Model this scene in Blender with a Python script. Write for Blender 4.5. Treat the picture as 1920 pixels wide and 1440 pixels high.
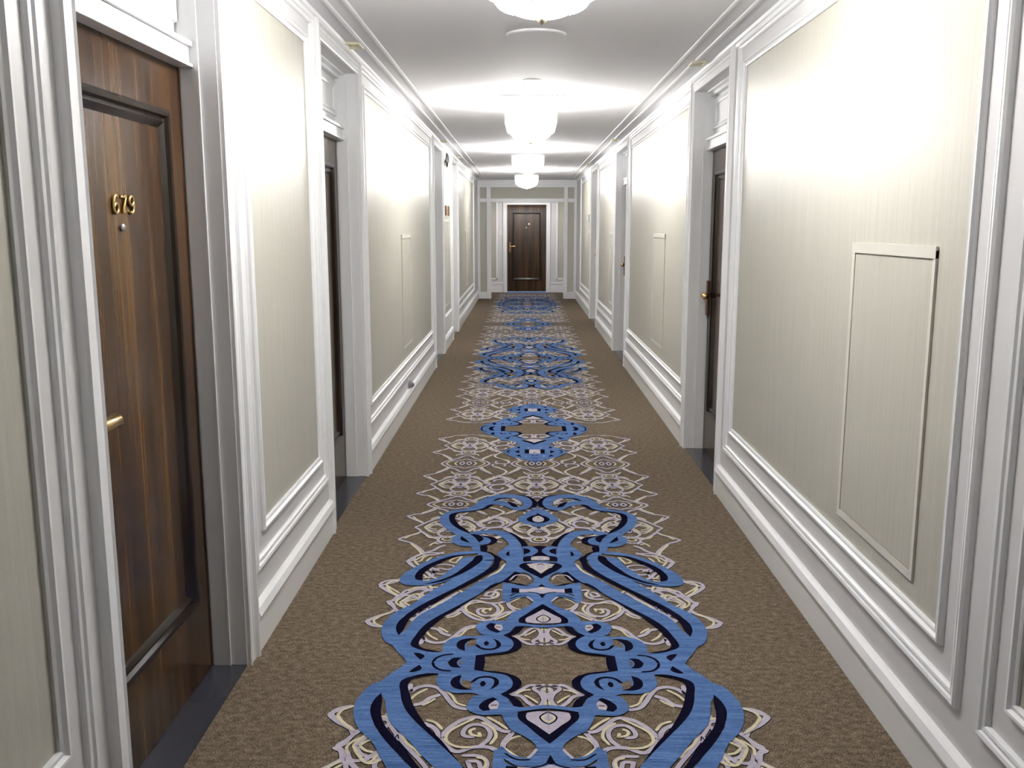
import bpy, bmesh, math, random
from mathutils import Vector, Matrix
from mathutils.geometry import tessellate_polygon
for o in list(bpy.data.objects): bpy.data.objects.remove(o)
SC = bpy.context.scene; COL = SC.collection
# ---------------------------------------------------------------- camera, world, exposure
F = 1725.0; H = 1.575
PITCH = math.atan2(295.0, F); YAW = math.atan2(21.0 * math.cos(PITCH), F)
cam = bpy.data.cameras.new('camera'); cam.sensor_fit = 'HORIZONTAL'; cam.sensor_width = 36
cam.lens = 36 * F / 1920; cam.clip_start = .02; cam.clip_end = 100
co = bpy.data.objects.new('camera', cam); COL.objects.link(co)
co.location = (0, 0, H); co.rotation_euler = (math.pi / 2 - PITCH, 0, YAW); SC.camera = co
w = bpy.data.worlds.new('world'); SC.world = w; w.use_nodes = True
w.node_tree.nodes['Background'].inputs[0].default_value = (.5, .5, .55, 1)
w.node_tree.nodes['Background'].inputs[1].default_value = .05
vs = SC.view_settings; vs.view_transform = 'Standard'; vs.look = 'None'; vs.gamma = 1; vs.exposure = 0.38
vs.use_curve_mapping = False
LAMP = 55.0            # brightness of the crystal lamps
XL, XR, XC, ZC = -1.0, 1.17, .085, 2.575
Y0, YF, YE = -8.0, 20.45, 22.45
# ---------------------------------------------------------------- materials
def nt(name):
    m = bpy.data.materials.new(name); m.use_nodes = True
    return m, m.node_tree, m.node_tree.nodes['Principled BSDF']
def plain(name, c, rough=.5, metal=0, spec=.5, bump=0, bscale=300, emi=0, ec=None):
    m, t, b = nt(name)
    b.inputs['Base Color'].default_value = (*c, 1); b.inputs['Roughness'].default_value = rough
    b.inputs['Metallic'].default_value = metal; b.inputs['Specular IOR Level'].default_value = spec
    if emi:
        b.inputs['Emission Color'].default_value = (*(ec or c), 1); b.inputs['Emission Strength'].default_value = emi
    tc = t.nodes.new('ShaderNodeTexCoord'); n = t.nodes.new('ShaderNodeTexNoise'); n.inputs['Scale'].default_value = bscale
    t.links.new(tc.outputs['Object'], n.inputs['Vector'])
    if bump:
        bp = t.nodes.new('ShaderNodeBump'); bp.inputs['Strength'].default_value = bump; bp.inputs['Distance'].default_value = .002
        t.links.new(n.outputs['Fac'], bp.inputs['Height']); t.links.new(bp.outputs['Normal'], b.inputs['Normal'])
    mr = t.nodes.new('ShaderNodeMapRange'); mr.inputs['To Min'].default_value = max(.02, rough - .04); mr.inputs['To Max'].default_value = min(1, rough + .04)
    t.links.new(n.outputs['Fac'], mr.inputs['Value']); t.links.new(mr.outputs['Result'], b.inputs['Roughness'])
    return m
def grainy(name, stops, layers, rough=.6, spec=.3, bump=.2, dist=.002):
    """colour ramp driven by a sum of stretched noises: layers = [(scale xyz, detail, weight)]"""
    m, t, b = nt(name); L = t.links.new
    tc = t.nodes.new('ShaderNodeTexCoord'); acc = None
    for sc, det, wt in layers:
        mp = t.nodes.new('ShaderNodeMapping'); mp.inputs['Scale'].default_value = sc
        n = t.nodes.new('ShaderNodeTexNoise'); n.inputs['Scale'].default_value = 1; n.inputs['Detail'].default_value = det
        L(tc.outputs['Object'], mp.inputs['Vector']); L(mp.outputs['Vector'], n.inputs['Vector'])
        mu = t.nodes.new('ShaderNodeMath'); mu.operation = 'MULTIPLY'; mu.inputs[1].default_value = wt
        L(n.outputs['Fac'], mu.inputs[0])
        if acc:
            ad = t.nodes.new('ShaderNodeMath'); L(acc.outputs[0], ad.inputs[0]); L(mu.outputs[0], ad.inputs[1]); acc = ad
        else: acc = mu
    r = t.nodes.new('ShaderNodeValToRGB'); e = r.color_ramp.elements
    e[0].position, e[0].color = stops[0][0], (*stops[0][1], 1); e[1].position, e[1].color = stops[-1][0], (*stops[-1][1], 1)
    for p, c in stops[1:-1]:
        x = e.new(p); x.color = (*c, 1)
    L(acc.outputs[0], r.inputs['Fac']); L(r.outputs['Color'], b.inputs['Base Color'])
    b.inputs['Roughness'].default_value = rough; b.inputs['Specular IOR Level'].default_value = spec
    if bump:
        bp = t.nodes.new('ShaderNodeBump'); bp.inputs['Strength'].default_value = bump; bp.inputs['Distance'].default_value = dist
        L(acc.outputs[0], bp.inputs['Height']); L(bp.outputs['Normal'], b.inputs['Normal'])
    return m
THR = [((170, 260, 1), 2, .45), ((700, 90, 1), 1, .3), ((35, 50, 1), 2, .25)]
M = {}
M['brown'] = grainy('carpet_brown', [(.38, (.042, .030, .021)), (.5, (.115, .088, .062)), (.62, (.235, .19, .14))], THR, .95, .05, .4)
STK = [((9, 420, 1), 2, .5), ((60, 700, 1), 1, .3), ((3, 30, 1), 2, .2)]
M['blue'] = grainy('carpet_blue', [(.38, (.027, .064, .165)), (.5, (.062, .124, .285)), (.62, (.12, .205, .41))], STK, .95, .05, .4)
M['navy'] = grainy('carpet_navy', [(.3, (.002, .002, .008)), (.7, (.008, .008, .022))], THR, .95, .0, .3)
M['lav'] = grainy('carpet_lavender', [(.3, (.30, .27, .33)), (.7, (.50, .46, .55))], THR, .95, .05, .3)
M['cream'] = grainy('carpet_cream', [(.3, (.42, .37, .24)), (.7, (.66, .61, .46))], THR, .95, .05, .3)
M['paper'] = grainy('woven_wallpaper', [(.3, (.415, .402, .345)), (.5, (.475, .460, .398)), (.7, (.53, .518, .46))],
                    [((60, 60, 2.2), 3, .4), ((400, 400, 30), 1, .25), ((500, 500, 500), 1, .35)], .42, .45, .05, .001)
M['paint'] = plain('wall_paint', (.68, .67, .675), .45)
M['trim'] = plain('trim_gloss_paint', (.87, .875, .885), .30)
M['ceil'] = plain('ceiling_paint', (.88, .875, .90), .8, spec=.15)
M['cream_paint'] = plain('cream_metal', (.72, .68, .50), .4)
M['stone'] = plain('threshold_stone', (.035, .035, .045), .25)
WG = [((24, 24, 1.1), 3, .35), ((140, 140, 2.5), 2, .25), ((9, 9, .45), 1, .4)]
M['wood'] = grainy('walnut', [(.34, (.013, .007, .0045)), (.48, (.038, .018, .008)), (.58, (.080, .039, .014)), (.70, (.135, .070, .023))], WG, .20, .28, 0)
M['wood_dark'] = grainy('walnut_dark', [(.32, (.006, .004, .003)), (.68, (.018, .010, .007))], WG, .18, .4, 0)
M['pale_brass'] = plain('pale_polished_brass', (.93, .86, .66), .3, 1)
M['brass'] = plain('brass', (.72, .50, .20), .22, 1)
M['bronze'] = plain('bronze', (.16, .09, .06), .35, 1)
M['steel'] = plain('steel', (.6, .6, .62), .25, 1)
M['grey'] = plain('grey_plastic', (.22, .22, .25), .4)
M['black'] = plain('black_metal', (.02, .02, .022), .35)
M['white'] = plain('white_plastic', (.78, .78, .77), .35)
M['painted_glow'] = plain('painted_door_glow', (.30, .48, 1.0), .5)
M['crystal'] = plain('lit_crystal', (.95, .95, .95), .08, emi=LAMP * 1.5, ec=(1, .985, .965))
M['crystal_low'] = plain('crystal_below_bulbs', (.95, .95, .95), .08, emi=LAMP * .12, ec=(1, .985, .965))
M['bulb'] = plain('lamp_bulb', (1, 1, 1), .3, emi=LAMP * 2, ec=(1, .97, .93))
M['added_lobby'] = plain('added_lobby_lamp_glass', (1, 1, 1), .3, emi=150, ec=(1, .97, .93))
M['spot'] = plain('downlight_lens', (1, 1, 1), .3, emi=30, ec=(1, .97, .93))
# ---------------------------------------------------------------- mesh helpers
class MB:
    def __init__(s): s.v = []; s.f = []; s.m = []
    def add(s, vs, fs, mi=0):
        n = len(s.v); s.v += [tuple(v) for v in vs]
        for f in fs: s.f.append([i + n for i in f]); s.m.append(mi)
    def box(s, a, b, mi=0):
        (x0, y0, z0), (x1, y1, z1) = [tuple(map(min, a, b)), tuple(map(max, a, b))]
        s.add([(x, y, z) for x in (x0, x1) for y in (y0, y1) for z in (z0, z1)],
              [(0, 1, 3, 2), (4, 6, 7, 5), (0, 4, 5, 1), (2, 3, 7, 6), (0, 2, 6, 4), (1, 5, 7, 3)], mi)
    def tube(s, pts, r, n=8, mi=0, caps=True):
        pts = [Vector(p) for p in pts]; rr = r if isinstance(r, list) else [r] * len(pts)
        ref = None; rings = []
        for i, p in enumerate(pts):
            t = (pts[min(i + 1, len(pts) - 1)] - pts[max(i - 1, 0)]).normalized()
            if ref is None: ref = t.orthogonal().normalized()
            ref = (ref - t * ref.dot(t)).normalized(); q = t.cross(ref)
            rings.append([p + (ref * math.cos(2 * math.pi * k / n) + q * math.sin(2 * math.pi * k / n)) * rr[i] for k in range(n)])
        vs = [v for g in rings for v in g]; fs = []
        for i in range(len(pts) - 1):
            for k in range(n): fs.append((i * n + k, i * n + (k + 1) % n, (i + 1) * n + (k + 1) % n, (i + 1) * n + k))
        if caps: fs += [tuple(range(n))[::-1], tuple(range((len(pts) - 1) * n, len(pts) * n))]
        s.add(vs, fs, mi)
    def lathe(s, prof, c=(0, 0, 0), n=40, mi=0):
        vs = [(c[0] + r * math.cos(2 * math.pi * k / n), c[1] + r * math.sin(2 * math.pi * k / n), c[2] + z) for r, z in prof for k in range(n)]
        fs = [(i * n + k, i * n + (k + 1) % n, (i + 1) * n + (k + 1) % n, (i + 1) * n + k) for i in range(len(prof) - 1) for k in range(n)]
        ring = prof[0] == prof[-1]
        if prof[0][0] > 1e-5 and not ring: fs.append(tuple(range(n))[::-1])
        if prof[-1][0] > 1e-5 and not ring: fs.append(tuple(range((len(prof) - 1) * n, len(prof) * n)))
        s.add(vs, fs, mi)
    def sweep(s, path, prof, closed=True, mi=0):
        """path: 2-D corners (a,z) in the wall plane; prof: (offset to the left of travel, protrusion). verts (p,a,z)"""
        n = len(path); rings = []
        for i in range(n):
            P = Vector(path[i])
            def dirn(j):
                return (Vector(path[(j + 1) % n]) - Vector(path[j % n])).normalized()
            if closed or 0 < i < n - 1: d0, d1 = dirn(i - 1), dirn(i)
            elif i == 0: d0 = d1 = dirn(0)
            else: d0 = d1 = dirn(n - 2)
            n0 = Vector((-d0.y, d0.x)); n1 = Vector((-d1.y, d1.x)); b = (n0 + n1); b = b / max(.2, b.dot(n0))
            rings.append([(h, P.x + b.x * o, P.y + b.y * o) for o, h in prof])
        m = len(prof); vs = [v for g in rings for v in g]; fs = []
        for i in range(n if closed else n - 1):
            j = (i + 1) % n
            for k in range(m - 1): fs.append((i * m + k, i * m + k + 1, j * m + k + 1, j * m + k))
        if not closed: fs += [tuple(range(m)), tuple(range((n - 1) * m, n * m))[::-1]]
        s.add(vs, fs, mi)
    def build(s, name, mats, parent=None, xf=None, smooth=False, bevel=0, loc=None):
        me = bpy.data.meshes.new(name)
        vs = [xf(*v) for v in s.v] if xf else s.v
        if loc: vs = [(x - loc[0], y - loc[1], z - loc[2]) for x, y, z in vs]
        me.from_pydata(vs, [], s.f)
        mats = mats if isinstance(mats, list) else [mats]
        for k in mats: me.materials.append(M[k])
        me.polygons.foreach_set('material_index', s.m)
        bm = bmesh.new(); bm.from_mesh(me); bmesh.ops.recalc_face_normals(bm, faces=bm.faces); bm.to_mesh(me); bm.free()
        if smooth: me.polygons.foreach_set('use_smooth', [True] * len(me.polygons))
        o = bpy.data.objects.new(name, me); COL.objects.link(o)
        if loc: o.location = loc
        if parent:
            o.parent = parent; o.location = Vector(o.location) - Vector(PL.get(parent.name, (0, 0, 0)))
        PL[o.name] = tuple(Vector(o.location) + Vector(PL.get(parent.name, (0, 0, 0)))) if parent else tuple(o.location)
        if bevel:
            b = o.modifiers.new('bevel', 'BEVEL'); b.width = bevel; b.segments = 2; b.limit_method = 'ANGLE'
        return o
PL = {}
def tag(o, label=None, cat=None, group=None, kind=None):
    if label: o['label'] = label
    if cat: o['category'] = cat
    if group: o['group'] = group
    if kind: o['kind'] = kind
    return o
def empty(name, loc, label, cat, group=None, kind=None):
    o = bpy.data.objects.new(name, None); COL.objects.link(o); o.location = loc; o.empty_display_size = .1
    PL[o.name] = tuple(loc); return tag(o, label, cat, group, kind)
def copy_tree(o, parent=None):
    c = o.copy(); COL.objects.link(c)
    if parent: c.parent = parent
    for ch in [x for x in bpy.data.objects if x.parent == o]: copy_tree(ch, c)
    return c
def side(s):
    """wall-local (protrusion into the corridor, y, z) -> world; s=-1 left wall, +1 right wall"""
    return (lambda p, y, z: (XL + p, y, z)) if s < 0 else (lambda p, y, z: (XR - p, y, z))
def rect(y0, y1, z0, z1): return [(y0, z0), (y0, z1), (y1, z1), (y1, z0)]   # left of travel = outside
PAT = """
3b-1;102,1827 55,1866 32,1929 32,2018 58,2093 103,2132 172,2151 241,2133 299,2082 339,1998 373,1909 421,1846 476,1830 514,1784 537,1709 525,1602 493,1526 452,1452 413,1388 375,1337;130,1842 102,1881 83,1929 88,1985 112,2037 142,2067 181,2075 225,2057 262,2007 288,1918 322,1839 363,1816 427,1789 462,1762 478,1688 459,1602 427,1533 393,1480 360,1434 323,1389
3b0;262,2015 199,2016 160,1960 126,1896 83,1921 92,1835 130,1842 163,1880 202,1927 255,1947 288,1918
5k0;262,2012 230,2062 181,2078 176,2063 224,2029
5k0;177,1997 136,1968 107,1892 135,1896 159,1944
7l12;151,2053 127,2017 97,1936
7c8;142,2058 117,2020 90,1952
7l12;219,2024 190,2046 166,2033
5k0;133,2143 73,2125 20,2051 0,1962 21,1898 64,1846 106,1827 55,1867 33,1929 34,2018 63,2093
5k0;357,1431 406,1484 456,1567 485,1673 478,1769 428,1805 359,1828 314,1863 269,1942 248,1947 281,1879 335,1827 404,1800 444,1770 455,1703 440,1624 411,1547 371,1477
3b0;419,1413 446,1374 446,1324 417,1268 378,1238 340,1239 328,1173 360,1161 262,1162 293,1215 298,1264 311,1325 331,1389 360,1434 388,1466
5k0;400,1394 376,1350 349,1291 373,1306 399,1337
3b0;314,1389 271,1383 244,1339 255,1282 291,1258 305,1288 331,1389
5k0;357,1427 327,1421 286,1338 306,1298 328,1369
5k0;315,1402 263,1396 223,1364 212,1333 234,1283 262,1258 258,1216 261,1166 291,1170 291,1245 255,1282 246,1332 266,1370
3b-1;367,1414 352,1454 297,1484 240,1491 187,1476 143,1417 112,1340 95,1266 85,1170 81,1045 94,962 115,890 174,786 230,698 281,624 336,538 390,455 427,394 457,344 478,295 495,247 510,180 511,144;314,1389 290,1428 269,1435 238,1429 203,1397 172,1340 154,1265 157,1193 164,1123 160,1033 165,997 185,913 248,825 303,741 344,665 392,592 438,517 477,463 507,416 525,370 540,307 552,255 567,226
3b0;154,1265 185,1193 205,1146 187,1077 160,1033 119,1101
5k0;185,1482 144,1450 100,1379 66,1291 56,1252 87,1239 104,1328 143,1423
5k0;164,1144 150,1176 148,1106 159,1112
3b-1;304,1168 300,1099 312,1020 343,983 380,875 423,772 474,685 515,601 554,520 598,462 631,387 643,315 635,237 606,163 581,143;262,1157 228,1099 218,1043 221,1059 259,900 331,784 388,696 444,622 489,541 537,472 568,406 585,333 584,272 569,225 548,168
5k0;295,1170 254,1166 212,1111 186,1055 189,1047 199,948 257,853 328,740 386,665 439,571 488,492 527,425 551,334 555,281 567,223 584,272 588,324 570,397 537,472 490,551 436,627 388,696 331,784 259,906 227,984 221,1072 224,1100 254,1151
5k0;120,902 93,884 148,776 174,775 280,619 335,518 388,436 424,362 452,291 468,231 481,181 483,153 463,117 425,98 383,84 417,82 468,101 510,140 512,168 503,214 491,273 468,339 432,403 390,464 318,568 242,682 174,786
3b0;642,284 626,225 581,143 551,81 519,28 507,-4 367,-2 381,83 424,84 469,105 509,143 514,185 512,226 550,268 569,226 586,285 624,311
3b-1;283,1168 353,1170 511,1068 566,992 603,925 631,866 640,809 620,748 580,732 538,732 488,738 440,772 386,840 340,935 277,1021 276,1099;318,1133 362,1126 440,1082 505,1006 543,944 568,884 573,838 559,804 535,788 502,794 470,822 434,898 396,982 362,1083 300,1099 301,1121
5k0;360,1124 419,1108 482,1050 538,974 569,896 575,838 562,798 533,788 541,856 516,938 478,1006 430,1076
5k0;302,1109 282,1116 275,1071 307,971 358,881 410,817 465,766 522,743 538,738 459,794 408,852 363,946 324,1045
3b0;0,1914 12,1866 45,1827 74,1767 106,1700 110,1656 83,1614 47,1586 25,1552 0,1550
5k0;0,1786 14,1752 42,1722 63,1675 38,1624 0,1608
7l0;0,1735 14,1723 31,1679 15,1629 0,1622
8c0;0,1726 10,1715 17,1686 0,1676
9n0;0,1717 3,1708 8,1691 0,1691
3b0;87,1242 41,1242 10,1177 38,1113 83,1098 83,1170
5k0;81,1214 58,1204 47,1165 79,1126
5k0;37,1242 0,1255 0,1097 42,1107 8,1177
5k0;75,1096 42,1107 43,1051 83,1043
7l0;0,1104 22,1102 43,1085 43,1051 1,1046
8c0;10,1088 27,1082 31,1066 19,1059
3b0;94,1029 40,1036 0,1039 0,1012 49,1009 89,980
3b0;100,998 128,890 93,884 76,896 50,862 34,788 59,744 127,754 174,775 171,565 137,575 138,626 93,658 35,637 0,592 0,822 33,862 76,932
5k0;100,980 76,1013 31,1017 58,986 32,932 0,874 0,817 33,865 76,920
5l0;67,998 0,1018 0,877 28,926
7c8;60,980 32,981 23,950
7c8;54,962 19,932 0,891
8n10;14,987 0,1006
4n0;146,787 119,844 93,876 72,865 51,810 49,777 68,738 106,748
7l9;144,792 102,861 67,850 48,805
5k0;137,765 106,759 68,738 51,727 101,738
5k0;133,708 99,698 99,655 133,651
5l0;99,695 60,695 0,720 0,643 35,660 99,655
5k0;18,722 0,753 0,720
7c0;14,706 0,714 0,685 6,692
5k7;60,663 27,650 0,628
5k0;15,638 0,643 0,592
3b0;165,575 137,616 93,652 35,637 0,592 0,522 13,507 57,449 92,384 100,357 100,339 122,291 151,231 195,230 243,238 266,285 269,319 237,358 153,361 142,402 116,458 77,492 40,561 68,611 109,596 149,545
5k7;139,585 101,618 60,619
1c9;145,545 117,580 93,606
1c9;145,545 116,496 88,482
7l10;68,611 52,586 40,561
5k0;0,532 29,493 69,430 100,375 98,352 69,339 73,375 38,426 0,479
5l0;0,479 38,429 73,375 62,344 31,340 1,340
7k6;0,422 21,399 27,376 16,358 1,345
8c9;0,408 17,390 19,376 6,365
5k7;77,348 39,337 1,331
6b0;119,348 77,337 39,327 1,322 2,299 47,307 92,315 122,304
5k0;228,320 213,341 190,334 197,307 170,263 184,250 211,272
4l0;194,329 167,325 166,281 177,268 197,303
7c6;192,325 169,316
7n7;190,305 168,301
5k0;113,317 79,316 95,269 132,227 101,194 87,149 104,106 148,76 225,58 221,-1 258,-1 258,57 201,75 141,96 119,141 124,185 160,230 125,269
3b0;377,-8 383,83 385,150 358,199 316,222 261,221 224,234 158,232 124,185 119,141 141,96 201,75 258,57 256,-6
4n0;295,187 261,194 262,167 253,143 266,141 297,123
5k0;254,198 296,200 321,187 336,146 325,111 301,94 299,163 281,186
5k0;269,149 257,147 238,122 209,114 188,124 184,156 198,200 177,179 166,147 177,116 205,101 241,109
5k0;232,157 228,176 219,176 212,157 219,138 226,141
5k0;492,76 472,74 448,51 459,19 480,51
5k11;341,66 379,57 403,33 413,-3
5k0;306,39 339,36 358,-7 325,-7 320,19
4n0;310,23 323,4 324,-7 306,-7
3b0;508,-9 519,28 495,89 381,83 260,69 256,-6
1l16;5,154 26,162 55,159 88,190 125,223 92,235 62,283 35,305 15,275 24,215 44,182 19,162
2c9;106,223 77,198 55,194
2c9;77,231 55,253 32,283
1l14;14,275 3,232 15,191 4,175
2c0;13,191 4,207 4,184
2c0;13,296 2,296 3,262
1l18;266,324 303,310 327,275 353,220 382,178 421,168 452,185 470,218 474,153
2c11;464,269 445,227 412,190
1l18;453,300 421,287 395,249 364,228
2c10;419,304 398,283 378,257
2c10;272,306 301,288 324,237 348,203
1l18;409,408 369,436 341,494 310,428 265,382 230,373 181,420 139,458 112,458 140,516 157,565 185,549 237,549 286,573 317,543 341,494
2c11;396,394 367,408 338,451
2c11;238,382 278,419 320,475 321,513 285,548 237,552
1l16;217,544 191,505 186,467 209,424 243,419 268,447 266,485 234,490
2c11;184,535 167,486 182,438 216,405
2c11;233,443 249,457 246,476 215,490 222,466
2c11;199,374 165,406 131,448
1l15;168,688 197,693 208,656 219,625 248,625 229,666 200,667 191,625 210,599 267,594
2c10;204,672 193,646 199,615 223,604
1l15;530,352 511,416 472,492 430,561 383,633 365,665
2c10;463,483 440,532 414,562 389,602
2c12;362,681 340,655
1l14;280,785 255,808 227,865 190,924 174,997
2c9;243,825 211,877 186,936 165,1010
1l14;535,827 506,839 495,897 517,944 477,994 433,994 404,970 432,933 473,945 495,897 458,874 429,898
2c9;540,867 524,839 505,822
2c10;436,1038 408,1082 377,1102 403,1013 436,1038
1k4;496,915 475,921 485,891 496,915
1l16;635,803 681,797 714,769 718,741 688,698 652,651 623,630 595,683 543,705 482,674
2c10;638,792 675,780 692,752 674,714 644,677 619,646
1l16;623,630 629,599 641,569 660,559 637,539 623,500 611,471
1l16;621,569 587,626 549,611 529,580
2c10;615,589 622,549 592,500
2c10;552,642 530,621 527,596
1l16;614,462 659,423 692,386 709,350 690,323 642,306
2c10;620,462 658,414 686,372 677,336 644,310
1l15;640,1041 617,1042 602,1106 575,1141 515,1154 465,1143
1l15;640,1041 618,1017 599,968
2c10;602,1029 580,1030 559,1093 534,1119 512,1120
1l14;522,738 495,727 483,685
2c9;505,738 484,695
1l14;478,722 452,717 439,761
3b0;428,3935 406,3853 372,3792 338,3732 293,3697 260,3635 254,3558 201,3544 157,3518 122,3448 122,3375 164,3317 196,3259 224,3198 190,3114 144,3033 96,3001 48,2954 24,2919 0,2907 0,3940
4n0;224,3937 223,3860 134,3857 88,3786 0,3781 0,3940
4n0;124,3705 88,3776 44,3780 0,3781 0,3464 45,3519 88,3570 53,3589 88,3647
5l24;120,3705 84,3735 35,3740 0,3737
5l20;115,3699 71,3647 27,3628 9,3677 22,3726
5l0;66,3560 36,3584 0,3590 0,3468 32,3512
7k7;88,3696 44,3677 22,3706 48,3736 88,3716
7c9;79,3686 44,3657
7n12;62,3608 27,3628 0,3609
7c9;36,3551 15,3519 0,3542
5k0;258,3937 256,3861 223,3862 224,3937
5k0;223,3862 161,3856 116,3840 88,3784 115,3715 150,3685 177,3691 137,3725 115,3779 134,3820 179,3840
5k0;150,3687 110,3666 66,3606 106,3633
5k0;100,3564 62,3542 19,3501 0,3464 0,3416 37,3467 71,3504
5k14;412,3935 396,3878 361,3844
5k0;356,3936 330,3885 305,3880 323,3936
5k0;332,3773 310,3828 298,3743 321,3737
5k14;260,3798 241,3754
5k16;228,3774 212,3770
5k14;188,3799 174,3764
5k0;226,3606 177,3675 193,3593
5k0;130,3312 109,3366 103,3295
5k12;175,3247 193,3199 174,3156
5k0;146,3199 109,3243 109,3152
5k0;134,3074 112,3115 88,3050
5k0;71,3264 39,3264 40,3146 71,3146
4l0;39,3264 0,3270 0,3142 40,3146
7c9;26,3192 9,3227 0,3235
7n9;10,3158 0,3184
5k9;23,3100 7,3075
5k9;27,3026 0,3002
5k9;20,2954 0,2938
7l9;46,3322 44,3296
7l9;63,3083 61,3063
1l18;720,360 669,416 634,441 615,482 586,434 540,390 492,404
1l18;720,730 669,667 634,630 615,604 586,649 540,693 492,678
1l16;615,482 634,519 652,545 634,571 615,604
1l16;720,360 692,338 657,316
1l16;720,730 692,752 657,774
2c11;688,367 657,419 624,456
2c11;688,723 657,663 624,626
2c11;605,545 575,604 540,641 504,619
2c11;605,545 575,486 540,456 504,478
1l15;598,545 563,493 528,486 492,545 528,604 563,597 598,545
1l15;497,545 540,597 554,626
2c9;502,552 530,612
2c9;502,538 530,471
2k4;469,508 476,482 483,508 490,486
2k4;469,582 476,608 483,582 490,604
1l27;469,471 481,508 492,545 481,582 469,619
2c11;586,545 558,515 535,508
2c11;586,545 558,575 535,582
1l16;492,404 521,434 516,471 492,493
1l16;492,686 521,656 516,619 492,597
2c11;586,419 549,375 516,382
2c11;586,671 549,715 516,708
1l16;516,360 549,386 568,419
1l16;469,312 500,323 516,360 500,397 469,408
2c11;469,338 490,349 495,360 483,382 469,386
1l16;516,730 549,704 568,671
1l16;469,682 500,693 516,730 500,767 469,778
2c11;469,708 490,719 495,730 483,752 469,756
1l18;657,773 610,842 575,935 610,990 629,1040 610,1090 575,1145 610,1238 657,1307
1l18;575,935 528,897 492,835 469,817
1l18;575,1145 528,1183 492,1245 469,1263
1l16;575,953 516,953 469,916
1l16;575,1127 516,1127 469,1164
2c11;645,804 598,891 575,953
2c11;645,1276 598,1189 575,1127
2c11;601,1040 577,1090 558,1114
2c11;601,1040 577,990 558,966
2c11;551,829 528,792 504,804
2c11;551,1251 528,1288 504,1276
1l14;544,804 516,761 492,792
1l14;544,1276 516,1319 492,1288
2l12;492,990 507,1040 492,1090 478,1040 492,990
2c11;521,990 540,1040 521,1090
2k4;516,1003 525,1040 516,1077
1l18;720,1350 669,1407 634,1434 615,1475 586,1426 540,1380 492,1396
1l18;720,1730 669,1665 634,1627 615,1601 586,1646 540,1692 492,1677
1l16;615,1475 634,1513 652,1540 634,1567 615,1601
1l16;720,1350 692,1327 657,1304
1l16;720,1730 692,1753 657,1776
2c11;688,1358 657,1411 624,1449
2c11;688,1722 657,1662 624,1624
2c11;605,1540 575,1601 540,1639 504,1616
2c11;605,1540 575,1479 540,1449 504,1472
1l15;598,1540 563,1487 528,1479 492,1540 528,1601 563,1593 598,1540
1l15;497,1540 540,1593 554,1624
2c9;502,1548 530,1608
2c9;502,1532 530,1464
2k4;469,1502 476,1475 483,1502 490,1479
2k4;469,1578 476,1605 483,1578 490,1601
1l27;469,1464 481,1502 492,1540 481,1578 469,1616
2c11;586,1540 558,1510 535,1502
2c11;586,1540 558,1570 535,1578
1l16;492,1396 521,1426 516,1464 492,1487
1l16;492,1684 521,1654 516,1616 492,1593
2c11;586,1411 549,1365 516,1373
2c11;586,1669 549,1715 516,1707
1l16;516,1350 549,1377 568,1411
1l16;469,1301 500,1312 516,1350 500,1388 469,1399
2c11;469,1327 490,1339 495,1350 483,1373 469,1377
1l16;516,1730 549,1703 568,1669
1l16;469,1681 500,1692 516,1730 500,1768 469,1779
2c11;469,1707 490,1719 495,1730 483,1753 469,1757
1l18;234,1350 269,1407 304,1434 323,1475 352,1426 398,1380 445,1396
1l18;234,1730 269,1665 304,1627 323,1601 352,1646 398,1692 445,1677
1l16;323,1475 304,1513 286,1540 304,1567 323,1601
2c11;267,1358 281,1411 314,1449
2c11;267,1722 281,1662 314,1624
2c11;333,1540 363,1601 398,1639 434,1616
2c11;333,1540 363,1479 398,1449 434,1472
1l15;340,1540 375,1487 410,1479 445,1540 410,1601 375,1593 340,1540
1l15;441,1540 398,1593 384,1624
2c9;436,1548 408,1608
2c9;436,1532 408,1464
2k4;469,1502 462,1475 455,1502 448,1479
2k4;469,1578 462,1605 455,1578 448,1601
1l27;469,1464 457,1502 445,1540 457,1578 469,1616
2c11;352,1540 380,1510 403,1502
2c11;352,1540 380,1570 403,1578
1l16;445,1396 417,1426 422,1464 445,1487
1l16;445,1684 417,1654 422,1616 445,1593
2c11;352,1411 389,1365 422,1373
2c11;352,1669 389,1715 422,1707
1l16;422,1350 389,1377 370,1411
1l16;469,1301 438,1312 422,1350 438,1388 469,1399
2c11;469,1327 448,1339 443,1350 455,1373 469,1377
1l16;422,1730 389,1703 370,1669
1l16;469,1681 438,1692 422,1730 438,1768 469,1779
2c11;469,1707 448,1719 443,1730 455,1753 469,1757
1l18;251,1350 200,1407 164,1434 146,1475 118,1426 70,1380 24,1396
1l18;251,1730 200,1665 164,1627 146,1601 118,1646 70,1692 24,1677
1l16;146,1475 164,1513 183,1540 164,1567 146,1601
1l16;251,1350 223,1327 188,1304
1l16;251,1730 223,1753 188,1776
2c11;219,1358 188,1411 155,1449
2c11;219,1722 188,1662 155,1624
2c11;136,1540 106,1601 70,1639 35,1616
2c11;136,1540 106,1479 70,1449 35,1472
1l15;129,1540 94,1487 59,1479 24,1540 59,1601 94,1593 129,1540
1l15;28,1540 70,1593 85,1624
2c9;33,1548 61,1608
2c9;33,1532 61,1464
2k4;0,1502 7,1475 14,1502 21,1479
2k4;0,1578 7,1605 14,1578 21,1601
1l27;0,1464 12,1502 24,1540 12,1578 0,1616
2c11;118,1540 89,1510 66,1502
2c11;118,1540 89,1570 66,1578
1l16;24,1396 52,1426 47,1464 24,1487
1l16;24,1684 52,1654 47,1616 24,1593
2c11;118,1411 80,1365 47,1373
2c11;118,1669 80,1715 47,1707
1l16;47,1350 80,1377 99,1411
1l16;0,1301 31,1312 47,1350 31,1388 0,1399
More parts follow.
